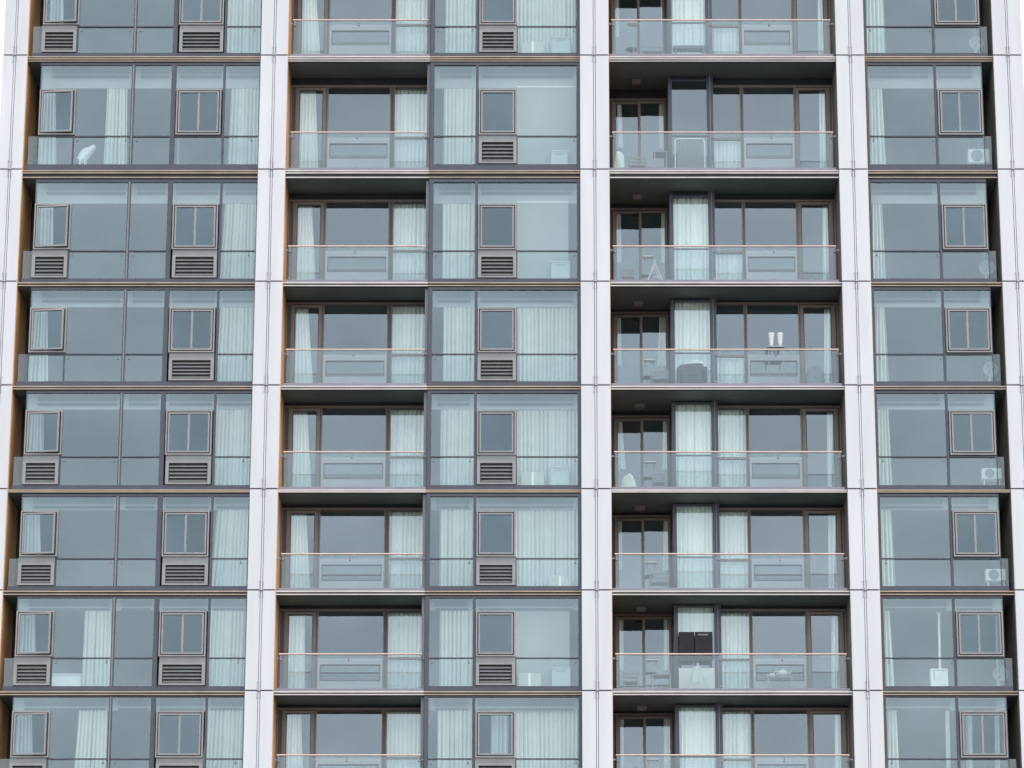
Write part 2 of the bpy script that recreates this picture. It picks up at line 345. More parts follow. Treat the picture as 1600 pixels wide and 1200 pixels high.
# ------------------------------------------------------------------ ground
g = MB(); g.add([(-3000,-3000,-1.6),(3000,-3000,-1.6),(3000,3000,-1.6),(-3000,3000,-1.6)], [(0,1,2,3)])
tag(g.build('ground', 'asphalt'), kind='structure')

# ------------------------------------------------------------------ the tower
TW = thing('apartment_tower', (0, 0, -1.6), 'tall apartment tower with white piers, glazed bays and recessed glass balconies', 'building')
def part(name, mb, mats, parent=None, label=None, kind=None):
    o = mb.build(name, mats, parent or TW); tag(o, label, kind=kind); return o

PX = [(-15.425, -14.725), (-8.036, -7.268), (1.103, 1.922), (8.44, 9.246), (12.941, 13.78)]
TOP, BOT = JT + 3.3, -1.6
LV = [TOP] + LEVELS + [J[-1]-2.8]
for i, (l, r) in enumerate(PX):
    m = MB()
    m.box(l+.02, r-.02, -.05, 5.2, BOT+.01, TOP, 1)
    xc = (l + r) / 2
    zs = LV + [J[-1]-5.5-2.7*k for k in range(4)] + [BOT]
    for a, b in zip(zs, zs[1:]):
        m.bbox(l, xc-.034, -.10, -.051, b+.018, a-.018, .006, 0)
        m.bbox(xc+.034, r, -.10, -.051, b+.018, a-.018, .006, 0)
        m.bbox(xc-.020, xc+.020, -.103, -.051, b+.018, a-.018, .004, 0)
    p = part('pier', m, ['white', 'joint'])
    for z in LV[1:-1]:
        k = MB()
        k.lathe((xc, -.115, z), [(0, -.03), (.034, -.025), (.034, .01)], 10, 0, 'y')
        for dz in (.24, -.2):
            for sx in (-.05, .045):
                k.box(xc+sx-.013, xc+sx+.013, -.118, -.101, z+dz-.018, z+dz+.018, 0)
                k.box(xc+sx-.004, xc+sx+.004, -.112, -.102, min(z+dz, z), max(z+dz, z), 0)
        part('joint_fixing', k, 'steel', p)
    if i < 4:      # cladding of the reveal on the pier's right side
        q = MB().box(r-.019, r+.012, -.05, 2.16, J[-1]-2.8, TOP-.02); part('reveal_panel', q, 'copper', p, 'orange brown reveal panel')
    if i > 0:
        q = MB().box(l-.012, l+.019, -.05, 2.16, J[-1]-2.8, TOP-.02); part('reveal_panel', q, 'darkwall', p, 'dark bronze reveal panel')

# floor slabs and inner walls
xl, xr = PX[0][1]+.013, PX[4][0]-.013
bays = [(PX[i][1]+.013, PX[i+1][0]-.013) for i in range(4)]
se_all = SE + [LEVELS[-1]-.15]
for li, z in enumerate(LEVELS):
    zb = se_all[li] if li < len(SE) else z - .15
    if li == 0: zb = SE[0]
    for bi, (a, b) in enumerate(bays):
        part('floor_slab', MB().box(a, b, .07, 5.2, zb+.012, z), 'room')
        segs = [(a, b, 'bronze' if bi in (0, 3) else 'alu')]
        if bi == 1: segs = [(a, -3.19, 'alu'), (-3.186, b, 'bronze')]
        for (u, v, mt) in segs:
            e = MB(); e.box(u, v, .02, .069, zb-.005, z-.004, 1)
            h = z - zb
            cs = [(.026, .023), (h-.026, .020)] if h < .165 else ([(.026, .022), (.092, .022), (h-.026, .02)] if h > .2 else [(.026, .022), (.09, .021), (h-.022, .016)])
            rr = random.Random(li*7+bi)
            for (dz, rad) in cs:
                nseg = max(2, int((v-u)/1.5)); pts = [(u+(v-u)*k/nseg, -.012, z-dz+rr.uniform(-.002, .002)) for k in range(nseg+1)]
                e.tube(pts, rad, 10, 0)
            part('slab_edge', e, [mt, 'joint'])
# lower body, roof and side walls of the tower
m = MB(); m.box(xl, xr, .15, 5.2, BOT+.02, J[-1]-.2, 0)
part('lower_body', m, 'g_core')
for k in range(5): part('lower_floor_band', MB().box(xl, xr, .0, .149, 1.2+2.8*k, 1.45+2.8*k, 0), 'bronze')
part('roof_slab', MB().box(xl, xr, .07, 5.2, JT+3.0, JT+3.25), 'joint')
part('upper_body', MB().box(xl, xr, .15, 5.2, JT+.02, JT+2.98), 'g_core')
part('back_wall', MB().box(-15.44, 13.78, 5.21, 18, BOT+.02, TOP), 'g_core')
for r in range(NR):
    zf, zc = LEVELS[r+1]+.002, SE[r]-.002
    for x0, x1, y0 in [(-3.27, -3.19, .12), (3.63, 3.70, 2.25), (-10.55, -10.5, 1.75), (4.86, 4.92, 1.6)]:
        part('partition_wall', MB().box(x0, x1, y0, 5.19, zf, zc), 'room')

# balcony floors
for r in range(NR):
    z = LEVELS[r+1]
    for (a, b, d) in [(bays[0][0], bays[0][1], 1.5), (bays[1][0], -3.28, 1.19), (-3.18, bays[1][1], 1.5), (bays[2][0], bays[2][1], 1.19), (bays[3][0], bays[3][1], 1.5)]:
        part('balcony_floor', MB().box(a+.01, b-.01, .12, d, z+.001, z+.004), 'floor')

# soffits
for r in range(NR):
    z = SE[r]
    for (a, b, d) in [(bays[1][0], -3.19, 1.19), (bays[2][0], bays[2][1], 2.09)]:
        s = MB().box(a, b, .03, d, z-.002, z+.011, 0)
        part('soffit', s, 'soffit')
    for (a, b) in [(-14.34, bays[0][1]), (-3.06, bays[1][1]), (9.36, 12.62)]:
        s = MB(); s.box(a, b, .12, .419, z-.004, z+.011, 0)
        s.box(a, b, .42, .45, TOPZ[r], z+.011, 0)
        part('pale_ceiling', s, 'ceil')
    for (a, b) in [(-14.72, -14.34), (12.63, bays[3][1])]:
        s = MB(); s.box(a, b, .02, 1.89, z-.008, z+.011, 0); part('soffit', s, 'soffit')
        s = MB(); s.box(a, b, 1.9, 1.96, LEVELS[r+1]+.002, z-.01, 0); part('recess_wall', s, 'joint')

# ceiling rails seen through the outer glass
def crails(r, spans):
    t = MB(); z = SE[r]
    for (a, b) in spans:
        for y, dz, ra in ((.28, .085, .040), (.33, .17, .030), (.34, .30, .030)):
            t.tube([(a, y, z-dz), (b, y, z-dz)], ra, 6)
        for x in (a+.03, b-.03):
            t.box(x-.02, x+.02, .31, .40, z-.19, z-.06); t.box(x-.02, x+.02, .35, .40, z-.33, z-.27)
            t.box(x-.035, x+.035, .26, .32, z-.13, z-.05)
    return t

# ------------------------------------------------------------------ window units
def casement(x0, x1, z0, z1, mull=None, open_=0):
    f = MB(); w = .055
    f.frame(x0, x1, -.045, .10, z0, z1, .038, 0)
    f.frame(x0+.038, x1-.038, -.005, .09, z0+.038, z1-.038, .03, 1)
    st = len(f.v)
    f.frame(x0+.067, x1-.067, -.055, .02, z0+.067, z1-.067, .042, 0)
    if mull: f.box(mull-.028, mull+.028, -.045, .01, z0+.117, z1-.117, 0)
    if open_: f.rot(x0+.067, 0, -open_, st)
    o = part('casement_window', f, ['taupe', 'taupe_dark'])
    xs = [x0+.11, (mull-.02) if mull else None, (mull+.02) if mull else None, x1-.11]
    spans = [(x0+.11, x1-.11)] if not mull else [(x0+.11, mull-.02), (mull+.02, x1-.11)]
    for i, (a, b) in enumerate(spans):
        p = MB().quad(a, b, -.012 - .012*i, z0+.11, z1-.11)
        if open_: p.rot(x0+.067, 0, -open_)
        part('pane', p, 'g_cas', o)
    return o
def louvre(x0, x1, z0, z1, hz):
    f = MB()
    f.frame(x0, x1, -.035, .09, z0, z1, .09, 0, .05)
    f.frame(x0+.09, x1-.09, .0, .09, z0+.05, z1-.05, .012, 1)
    f.box(x0, x1, .0, .09, z1+.004, hz, 2)
    o = part('louvre_vent', f, ['taupe', 'taupe_dark', 'slat'])
    s = MB(); a, b = x0+.105, x1-.105; zb, zt = z0+.065, z1-.065; n = 5
    p = (zt-zb)/n
    for k in range(n):
        zz = zb + p*k
        s.add([(a,-.02,zz+.01),(b,-.02,zz+.01),(b,.06,zz+p*.75),(a,.06,zz+p*.75),(a,-.02,zz+.028),(b,-.02,zz+.028),(b,.06,zz+p*.75+.018),(a,.06,zz+p*.75+.018)],
              [(0,3,2,1),(4,5,6,7),(0,1,5,4),(1,2,6,5),(2,3,7,6),(3,0,4,7)], 0)
    s.box(a, b, .075, .085, zb-.01, zt+.01, 1)
    part('louvre_slats', s, ['slat', 'void'], o)
    return o
def guard_line(spans, r, clips=()):
    for (a, b) in spans:
        o = part('transom_rail', MB().box(a+.002, b-.002, .012, .05, GU[r]-.017, GU[r]+.017, 0), 'blue')
        part('guard_pane', MB().quad(a, b, .10, GB[r]+.005, GU[r]-.02), 'g_inner', o)
        for x in clips:
            if a < x < b: part('clip', MB().box(x-.028, x+.028, .03, .052, GU[r]-.14, GU[r]-.085, 0).box(x-.009, x+.009, .03, .051, GU[r]-.084, GU[r]-.018, 0), 'slat', o)

YG = .055
for r in range(NR):
    z0, z1, jz = GB[r], GT[r], LEVELS[r+1]
    zt = SE[r]-.014
    wt, wb, gu = WT[r], WB[r], GU[r]
    lvt = gu - .14
    # ---- leftmost bay
    L, Rr = X['a0']-.02, PX[1][0]-.014
    f = MB()
    f.box(L-.01, Rr, .02, .11, z1, zt); f.box(-14.62, Rr, .005, .11, jz+.006, z0)
    for a, b in ((X['m3l'], X['m3r']), (X['m4l'], X['m4r'])): f.box(a, b, .0, .11, z0, z1)
    f.box(-11.722, -11.694, .0, .11, z0, z1); f.box(-11.660, -11.632, .0, .11, z0, z1); f.box(-11.694, -11.660, .01, .11, z0, z1, 1)
    f.box(X['m1']-.02, X['m1']+.02, .02, .10, z0, wb-.005)
    f.box(L-.01, L+.008, .03, .075, z0, z1); f.box(Rr-.02, Rr, .02, .1, z0, z1)
    sc = part('glazed_screen', f, ['blue', 'taupe'])
    hasL, hasR = r in (0, 2, 4, 5, 6, 7), r != 1
    if hasL: p = MB().poly(YG, [(X['a1'], z0), (-11.722, z0), (-11.722, z1), (L, z1), (L, wt), (X['a1'], wt)])
    else: p = MB().poly(YG, [(L, z0), (-11.722, z0), (-11.722, z1), (L, z1), (L, wt), (X['a1'], wt), (X['a1'], wb), (L, wb)])
    part('pane', p, 'g_out', sc)
    part('pane', MB().quad(-11.632, X['m3l'], YG, z0, z1), 'g_out', sc)
    part('pane', MB().quad(X['m3r'], X['m4l'], YG, wt, z1), 'g_out', sc)
    if not hasR: part('pane', MB().quad(X['m3r'], X['m4l'], YG, z0, wb), 'g_out', sc)
    part('pane', MB().quad(X['m4r'], Rr-.02, YG, z0, z1), 'g_out', sc)
    s = MB(); s.add([(L, YG, z0), (L, 1.89, z0), (L, 1.89, z1), (L, YG, z1)], [(0,1,2,3)]); part('return_pane', s, 'g_out', sc)
    casement(X['a0']-.02, X['a1']+.01, wb, wt, None, R(6))
    casement(X['s0'], X['s1'], wb, wt, (X['s0']+X['s1'])/2)
    if hasL: louvre(-14.34, X['m1']-.022, z0+.02, lvt, wb-.006)
    if hasR: louvre(X['lv2a']+.02, X['lv2b'], z0+.02, lvt, wb-.006)
    guard_line([(X['m1']+.03 if hasL else L, -11.73), (-11.62, X['m3l'])] + ([] if hasR else [(X['m3r'], X['m4l'])]) + [(X['m4r'], Rr-.02)], r,
               clips=(-13.22, -11.83, -11.52, -8.25))
    gp = MB(); gp.box(-14.60, L-.012, .02, .032, z0, gu); part('notch_guard', gp, 'g_guard')
    for sp in [(-14.05, -11.85), (-11.5, -10.7), (-10.38, -9.2), (-8.98, -8.1)]: part('ceiling_rail', crails(r, [sp]), 'tube')
    # ---- box bay of the second bay
    L, Rr = X['bx0'], PX[2][0]-.014
    f = MB()
    f.box(L, X['bx1'], -.004, .11, jz+.006, zt); f.box(Rr-.085, Rr, -.004, .11, jz+.006, zt)
    f.box(X['bx1'], Rr-.085, .0, .11, z1, zt); f.box(X['bx1'], Rr-.085, .0, .11, jz+.006, z0)
    f.box(X['c0'], X['c1'], .0, .11, z0, z1); f.box(X['cw1'], X['cw1']+.03, .02, .1, z0, wb)
    f.box(X['bx0'], X['bx0']+.06, .111, 1.18, jz+.006, zt)
    sc = part('glazed_screen', f, 'blue')
    part('pane', MB().quad(X['bx1'], X['c0'], YG, z0, z1), 'g_out', sc)
    p = MB().poly(YG, [(X['cw1'], z0), (Rr-.085, z0), (Rr-.085, z1), (X['c1'], z1), (X['c1'], wt), (X['cw1'], wt)]); part('pane', p, 'g_out', sc)
    casement(X['cw0']-.02, X['cw1'], wb, wt)
    louvre(X['cw0']-.02, X['cw1'], z0+.02, lvt, wb-.006)
    guard_line([(X['bx1'], X['c0']), (X['cw1']+.03, Rr-.085)], r, clips=(-2.98, -1.98, .93))
    for sp in [(-2.9, -2.0), (-1.72, .88)]: part('ceiling_rail', crails(r, [sp]), 'tube')
    # ---- rightmost bay
    L, Rr = PX[3][1]+.014, X['h0']
    f = MB()
    f.box(L, X['e1'], .0, .11, jz+.006, zt); f.box(X['e1'], Rr, .01, .11, z1, zt); f.box(X['e1'], 12.80, .005, .11, jz+.006, z0)
    f.box(X['f0'], X['f1'], .0, .11, z0, z1); f.box(Rr-.008, Rr+.01, .03, .075, z0, z1)
    sc = part('glazed_screen', f, 'blue')
    part('pane', MB().quad(X['e1'], X['f0'], YG, z0, z1), 'g_out', sc)
    part('pane', MB().quad(X['f1'], Rr, YG, wt, z1), 'g_out', sc); part('pane', MB().quad(X['f1'], Rr, YG, z0, wb), 'g_out', sc)
    s = MB(); s.add([(Rr, YG, z0), (Rr, 1.89, z0), (Rr, 1.89, z1), (Rr, YG, z1)], [(0,1,2,3)]); part('return_pane', s, 'g_out', sc)
    casement(X['g0'], X['g1'], wb, wt, (X['g0']+X['g1'])/2-.03)
    guard_line([(X['e1'], X['f0']), (X['f1'], Rr-.02)], r, clips=(9.45, 11.15))
    gp = MB(); gp.box(Rr+.012, 12.80, .02, .032, z0, gu); part('notch_guard', gp, 'g_guard')
    for sp in [(9.42, 11.1), (11.38, 12.35)]: part('ceiling_rail', crails(r, [sp]), 'tube')
    f = MB().box(12.64, 12.70, 1.6, 1.85, jz+.006, zt-.02); part('recess_post', f, 'blue')

    # ---- recessed balcony windows
    def win_wall(y, x0, x1, zh, mulls, louv, trans, casem, zf=jz, zs=SE[r]):
        f = MB()
        f.box(x0, x1, y, y+.10, zh-.05, zh, 0)
        f.box(x0+.0, x1, y+.02, y+.12, zh-.09, zh-.051, 1)
        f.box(x0, x1, y+.03, y+.13, zh+.002, zs-.003, 2)  # filler above the head, coloured black to stand for the soffit's shadow
        for a, b in mulls:
            if a <= x0+.01 and b-a > .09: f.box(a, b-.05, y+.03, y+.10, zf+.01, zh-.092, 1); f.box(b-.05, b, y-.01, y+.10, zf+.01, zh-.051, 0); f.box(a, a+.03, y-.01, y+.029, zf+.01, zh-.051, 0)
            elif b >= x1-.01 and b-a > .09: f.box(a+.05, b, y+.03, y+.10, zf+.01, zh-.092, 1); f.box(a, a+.05, y-.01, y+.10, zf+.01, zh-.051, 0); f.box(b-.03, b, y-.01, y+.029, zf+.01, zh-.051, 0)
            else: f.box(a, b, y-.01, y+.10, zf+.01, zh-.051, 0); f.box(a+.03, b-.03, y-.018, y-.0105, zf+.01, zh-.051, 1)
        for a, b, z in trans: f.box(a, b, y, y+.09, z-.03, z+.03, 0)
        o = part('balcony_window', f, ['brown', 'taupe_dark', 'black'])
        for a, b in louv:
            l = MB(); lt = LT[r]
            l.box(a, b, y-.008, y+.08, lt+.10, lt+.20, 0); l.box(a, b, y-.008, y+.08, zf+.01, lt-.50, 0)
            l.frame(a, b, y, y+.07, lt-.497, lt+.097, .06, 0)
            l.frame(a+.062, b-.062, y+.03, y+.08, lt-.43, lt+.035, .02, 1)
            for k in range(3): l.box(a+.085, b-.085, y+.03, y+.06, lt-.40+k*.035, lt-.388+k*.035, 0)
            part('vent_panel', l, ['pale_frame', 'taupe_dark'], o)
            part('pane', MB().quad(a+.085, b-.085, y+.065, lt-.41, lt+.015), 'g_bal', o)
        return o
    def bpane(o, a, b, y, zb, zt_): part('pane', MB().quad(a, b, y+.05, zb, zt_), 'g_bal', o)
    zh = BH[r]; tr = LT[r]+.17
    x0b = bays[1][0]+.01; x1b = X['bx0']-.01
    o = win_wall(1.2, x0b, x1b, zh, [(x0b, X['w1']), (X['w2'], X['w3']), (X['w4'], X['w5']), (X['w6'], x1b)],
                 [(X['w3'], X['w4'])], [(X['w5'], X['w6'], tr+.04)], None)
    c = MB().frame(X['w1']+.002, X['w2']-.002, 1.175, 1.26, jz+.03, zh-.095, .055, 0); c.frame(X['w1']+.059, X['w2']-.059, 1.2, 1.27, jz+.088, zh-.153, .02, 1)
    part('casement_frame', c, ['brown', 'taupe_dark'], o)
    bpane(o, X['w1']+.06, X['w2']-.06, 1.18, jz+.1, zh-.15)
    bpane(o, X['w3'], X['w4'], 1.2, LT[r]+.2, zh-.09); bpane(o, X['w5'], X['w6'], 1.2, jz+.05, tr+.01); bpane(o, X['w5'], X['w6'], 1.2, tr+.07, zh-.09)
    # third bay: set-back sliding door, glazed box, wide window
    zd = DH[r]; x0 = bays[2][0]+.01
    o = win_wall(2.1, x0, X['d5']-.05, zd, [(x0, X['d1']-.03), (X['d4']+.02, X['d5']-.05)], [], [], None)
    c = MB()
    c.frame(X['d1']-.028, X['d3']-.03, 2.14, 2.20, jz+.03, zd-.092, .06, 0); c.frame(X['d2']+.02, X['d4']+.018, 2.09, 2.135, jz+.03, zd-.092, .06, 0)
    part('sliding_frame', c, 'brown', o)
    bpane(o, X['d1']+.03, X['d2'], 2.12, jz+.09, zd-.15); bpane(o, X['d3']-.02, X['d4']-.04, 2.07, jz+.09, zd-.15)
    zx = XH[r] if r > 2 else SE[r]-.13; y = 1.02
    f = MB(); f.box(X['x0']-.03, X['x1'], y-.02, y+.1, jz+.01, zx, 0); f.box(X['x2'], X['x3'], y-.02, y+.14, jz+.01, SE[r]-.003, 0)
    f.box(X['x1'], X['x2'], y, y+.1, zx-.05, zx, 0); f.box(X['x0']-.03, X['x1'], y+.101, 2.08, jz+.01, SE[r]-.003, 0)
    f.box(X['x1'], X['x2'], y+.03, y+.1, zx+.002, SE[r]-.003, 2); f.box(X['x2']+.085, X['x2']+.105, y-.045, y-.021, jz+.01, SE[r]-.003, 1)  # filler over the box pane painted black as soffit shadow; strip on the post
    f.box(X['x1'], X['x2'], y, y+.06, tr+.02, tr+.05, 0)
    o = part('glazed_box', f, ['blue', 'channel', 'black'])
    part('pane', MB().quad(X['x1'], X['x2'], y+.05, jz+.05, zx-.05), 'g_bal', o)
    x1 = bays[2][1]-.01
    o = win_wall(1.2, X['x3']+.003, x1, zh, [(X['y1'], X['y2']), (X['y3'], X['y4']), (X['y7'], x1)], [(X['y2'], X['y3'])], [(X['x3']+.003, X['y1'], tr)], None)
    c = MB().frame(X['y4']+.002, X['y7']-.002, 1.175, 1.26, jz+.03, zh-.095, .06, 0); c.frame(X['y4']+.064, X['y7']-.064, 1.2, 1.27, jz+.093, zh-.158, .02, 1)
    part('casement_frame', c, ['brown', 'taupe_dark'], o)
    bpane(o, X['x3']+.003, X['y1'], 1.2, jz+.05, tr-.03); bpane(o, X['x3']+.003, X['y1'], 1.2, tr+.03, zh-.09)
    bpane(o, X['y2'], X['y3'], 1.2, LT[r]+.2, zh-.09); bpane(o, X['y4']+.065, X['y7']-.065, 1.18, jz+.1, zh-.16)

    # ---- balcony guards
    for a, b, posts in ((X['hr2a'], X['hr2b'], (-5.25,)), (X['hr3a'], X['hr3b'], (4.86, 6.55))):
        g = MB(); g.box(a-.06, b+.06, .02, .075, jz+.002, jz+.085, 0)
        o = part('balcony_guard', g, 'channel')
        part('glass_panel', MB().box(a+.03, b-.03, .036, .048, jz+.086, HR[r]-.045), 'g_guard', o)
        h = MB(); n = 8; h.tube([(a+(b-a)*k/n, .042, HR[r]) for k in range(n+1)], .026, 10)
        part('handrail', h, 'rail', o)
        for x in posts + (a+.05, b-.05):
            k = MB(); k.box(x-.015, x+.015, .012, .035, HR[r]-.16, HR[r]-.025); k.lathe((x, .02, HR[r]-.17), [(0, -.02), (.028, -.015), (.028, .015)], 8, 0, 'y')
            part('rail_bracket', k, 'channel', o)
            part('glass_stud', MB().lathe((x, .03, jz+.13), [(0, -.01), (.022, -.005), (.022, .008)], 8, 0, 'y'), 'steel', o)
        part('wall_fixing', MB().box(a-.09, a+.0, .03, .05, HR[r]-.14, HR[r]-.10), 'channel', o); part('wall_fixing', MB().box(b, b+.09, .03, .05, HR[r]-.14, HR[r]-.10), 'channel', o)

# ------------------------------------------------------------------ soffit lamps
for r in range(NR):
    z = SE[r]-.003
    t = thing('ceiling_light', (2.76, 1.35, z), 'small square beige lamp on the dark balcony soffit, ' + STOREY[r], 'ceiling light', 'lamps on the balcony soffits')
    m = MB(); m.bbox(2.62, 2.90, 1.25, 1.5, z-.10, z, .012); m.build('lamp_housing', 'lampbox', t)
    m = MB(); m.bbox(2.645, 2.875, 1.27, 1.48, z-.118, z-.101, .006); m.build('lamp_cover', 'brown', t)

# ------------------------------------------------------------------ curtains
def curtain(key, r, y, xa0, xb0, za, xa1, xb1, zb, ztop, zbot, material='curtain', amp=.045, period=.125, seed=0):
    rr = random.Random(seed)
    ex = lambda p, q, z: p + (q-p)*(za-z)/(za-zb)
    w = max(abs(xb0-xa0), abs(xb1-xa1)); n = max(14, int(w/.0095)); nz = 9
    npl = max(1.5, w/period); ph = rr.uniform(0, 6)
    # irregular pleat phase
    steps = [rr.uniform(.6, 1.5) for _ in range(n+1)]
    sm = [sum(steps[max(0, i-6):i+7])/len(steps[max(0, i-6):i+7]) for i in range(n+1)]
    acc = [0]
    for i in range(n): acc.append(acc[-1]+sm[i])
    tot = acc[-1]; m = MB(); vs = []; fs = []
    drift = rr.uniform(-.5, .5); depthv = [rr.uniform(.45, 1.15) for _ in range(64)]
    for j in range(nz+1):
        v = j/nz; z = ztop+(zbot-ztop)*v
        a, b = ex(xa0, xa1, z), ex(xb0, xb1, z)
        if b - a < .03: a, b = (a+b)/2-.02, (a+b)/2+.02
        for i in range(n+1):
            u = acc[i]/tot; t = 2*math.pi*npl*u + ph + drift*math.sin(3*v+u*5)
            fr = (t/(2*math.pi)) % 1.0;  dd = min(abs(fr-.5), 1-abs(fr-.5))
            sv = depthv[int(t/(2*math.pi)) % 64]
            s = sv*math.exp(-(dd/.17)**2) - .16*math.cos(2*math.pi*(fr-.5)*1.5)*(1 if dd > .2 else 0) - .1
            aa = amp*2*(.7+.3*v)
            vs.append((a+(b-a)*i/n, y+aa*s, z+.006*math.sin(t)*(j == nz)))
    for j in range(nz):
        for i in range(n): q = j*(n+1)+i; fs.append((q, q+1, q+n+2, q+n+1))
    m.add(vs, fs, 0, True)
    return m
KEYTXT = {
 'b1left': ('narrow mint curtain behind the open casement of the leftmost bay', 'curtains behind the open casements'),
 'b1mid': ('pale curtain hanging beside the first mullion of the leftmost bay', 'curtains beside the first mullion'),
 'b1right': ('pale pleated curtain in the last pane left of the second pier', 'curtains left of the second pier'),
 'b2left': ('gathered mint curtain in the left casement of the narrower balcony', 'curtains at the left of the narrower balconies'),
 'b2right': ('striped pleated curtain filling the right window of the narrower balcony', 'curtains at the right of the narrower balconies'),
 'box_left': ('pale curtain in the left pane of the middle glazed box', 'curtains in the left pane of the middle bay'),
 'box_right': ('wide sheer pleated curtain right of the middle louvre', 'wide curtains right of the middle louvres'),
 'box_mid': ('faint grey curtain behind the casement of the middle bay', None),
 'b3doorleft': ('thin curtain edge at the left of the wide balcony door', 'curtain edges left of the balcony doors'),
 'b3doorright': ('thin curtain strip at the right of the wide balcony door', 'curtain strips right of the balcony doors'),
 'b3box': ('pleated mint curtain in the projecting window box of the wide balcony', 'curtains in the window boxes'),
 'b3mid': ('pleated curtain just right of the dark post on the wide balcony', 'curtains right of the dark posts'),
 'b3right': ('slim curtain in the far right casement of the wide balcony', 'curtains in the right balcony casements'),
 'b4left': ('draped mint curtain at the left edge of the rightmost bay', 'curtains at the left of the rightmost bay'),
 'b4mid': ('thin white curtain strip hanging mid pane in the rightmost bay', None),
 'b4casl': ('faint curtain in the left half of the rightmost casement', None),
 'b4casr': ('thin curtain sliver in the right half of the rightmost casement', 'curtain slivers in the rightmost casements'),
 'blind': ('flat translucent grey roller blind right of the middle louvre', 'roller blinds right of the middle louvres')}
for n, (key, r, d, xa0, xb0, za, xa1, xb1, zb) in enumerate(C):
    jz = LEVELS[r+1]; ztop = za; zbot = jz+.03
    if key.startswith('b2') or key in ('b3mid', 'b3right', 'b3box'): ztop = min(za+.06, SE[r]-.05)
    if key == 'b3mid' and r < 4: ztop = za
    if key.startswith('b3door'): zbot = zb
    if key == 'b3box' and r == 6: zbot = zb
    if key == 'box_right' or key == 'box_left': amp = .04
    amp = {'b2right': .10, 'b3box': .09, 'b3mid': .10, 'box_right': .065}.get(key, .08)
    txt, grp = KEYTXT[key]
    if key == 'blind':
        t = thing('roller_blind', ((xa0+xb0)/2, d, ztop), txt + ', ' + STOREY[r], 'roller blind', grp)
        m = MB(); m.box(xa0, xb0, d-.005, d, jz+.12, ztop-.03); m.build('blind_cloth', 'blind', t)
        MB().tube([(xa0, d, ztop), (xb0, d, ztop)], .03, 8).build('blind_roller', 'plastic', t)
        MB().box(xa0, xb0, d-.015, d+.012, jz+.08, jz+.118).build('bottom_bar', 'plastic', t)
        continue
    m = curtain(key, r, d, xa0, xb0, za, xa1, xb1, zb, ztop, zbot, amp=amp, seed=n, period={'b2right': .12, 'b3box': .125, 'b3mid': .12}.get(key, .115))
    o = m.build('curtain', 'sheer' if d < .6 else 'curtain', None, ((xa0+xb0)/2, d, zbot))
    tag(o, txt + ', ' + STOREY[r], 'curtain', grp)

# ------------------------------------------------------------------ things on the balconies and behind the glass
FZ = LEVELS[1:]
def condenser(r, x0, x1, z0, z1, y, label):
    t = thing('air_conditioner', ((x0+x1)/2, y, FZ[r]), label, 'air conditioner', 'white units in the corner of the rightmost bay')
    MB().bbox(x0, x1, y, y+.28, z0, z1, .015).build('housing', 'plastic', t)
    cx, cz, rad = (x0+x1)/2-.06, (z0+z1)/2, (z1-z0)*.40
    g = MB(); g.lathe((cx, y-.003, cz), [(0, -.004), (rad*.98, -.004)], 20, 1, 'y')
    for k in (1, .72, .44): g.ring((cx, y-.012, cz), rad*k, .008, 20)
    g.build('fan_grille', ['slat', 'grey'], t)
    s = MB(); 
    for x in (x0+.06, x1-.06): s.box(x-.015, x+.015, y+.05, y+.22, FZ[r]+.002, z0)
    s.build('stand', 'steel', t)
def roundfan(r, cx, cz, rad, y, label):
    t = thing('pedestal_fan', (cx, y, FZ[r]), label, 'fan', 'round fans in the corner of the rightmost bay')
    g = MB(); g.lathe((cx, y, cz), [(rad, -.03), (rad+.012, 0), (rad, .05), (rad*.6, .10), (0, .12)], 24, 0, 'y')
    g.build('fan_cage', 'plastic', t)
    g = MB()
    for k in (.93, .66, .4): g.ring((cx, y-.035, cz), rad*k, .006, 24)
    for k in range(12):
        a = 2*math.pi*k/12; g.tube([(cx+.03*math.cos(a), y-.035, cz+.03*math.sin(a)), (cx+rad*math.cos(a), y-.03, cz+rad*math.sin(a))], .004, 4)
    g.build('guard_wires', 'slat', t)
    g = MB()
    for k in range(3):
        a = 2*math.pi*k/3; c_, s_ = math.cos(a), math.sin(a)
        p = [(cx+rad*u*c_-rad*w*s_, y-.022, cz+rad*u*s_+rad*w*c_) for u, w in ((.08, -.08), (.8, -.3), (.88, .1), (.5, .28), (.08, .08))]
        g.add(p, [(0, 1, 2, 3, 4)])
    g.build('fan_blades', 'grey', t)
    MB().tube([(cx-.02, y+.1, cz-rad*.7), (cx-.04, y+.1, FZ[r]+.04)], .02, 8).build('pole', 'plastic', t)
    MB().lathe((cx-.04, y+.1, FZ[r]), [(0, .002), (.17, .002), (.16, .025), (.03, .05), (0, .05)], 20).build('base', 'plastic', t)
roundfan(0, 12.56, (FZ[0]+0.628), .20, .5, 'round white fan low in the corner window, topmost storey')
condenser(1, 12.2, 12.80, (FZ[1]+0.418), (FZ[1]+0.838), .5, 'white boxy unit in the corner of the rightmost bay, second storey')
roundfan(2, 12.61, (FZ[2]+0.608), .215, .5, 'round white fan on a pole, rightmost bay, third storey from top')
roundfan(3, 12.60, (FZ[3]+0.643), .20, .5, 'round white fan with ringed cage, rightmost bay, fourth storey from top')
condenser(4, 12.24, 12.79, (FZ[4]+0.442), (FZ[4]+0.762), .5, 'flat white unit with round grille, rightmost bay, fifth storey from top')
condenser(5, 12.24, 12.79, (FZ[5]+0.403), (FZ[5]+0.743), .5, 'square white unit on a stand, rightmost bay, sixth storey from top')
roundfan(6, 12.54, (FZ[6]+0.586), .20, .5, 'round white fan beside the column lamp, rightmost bay, seventh storey')
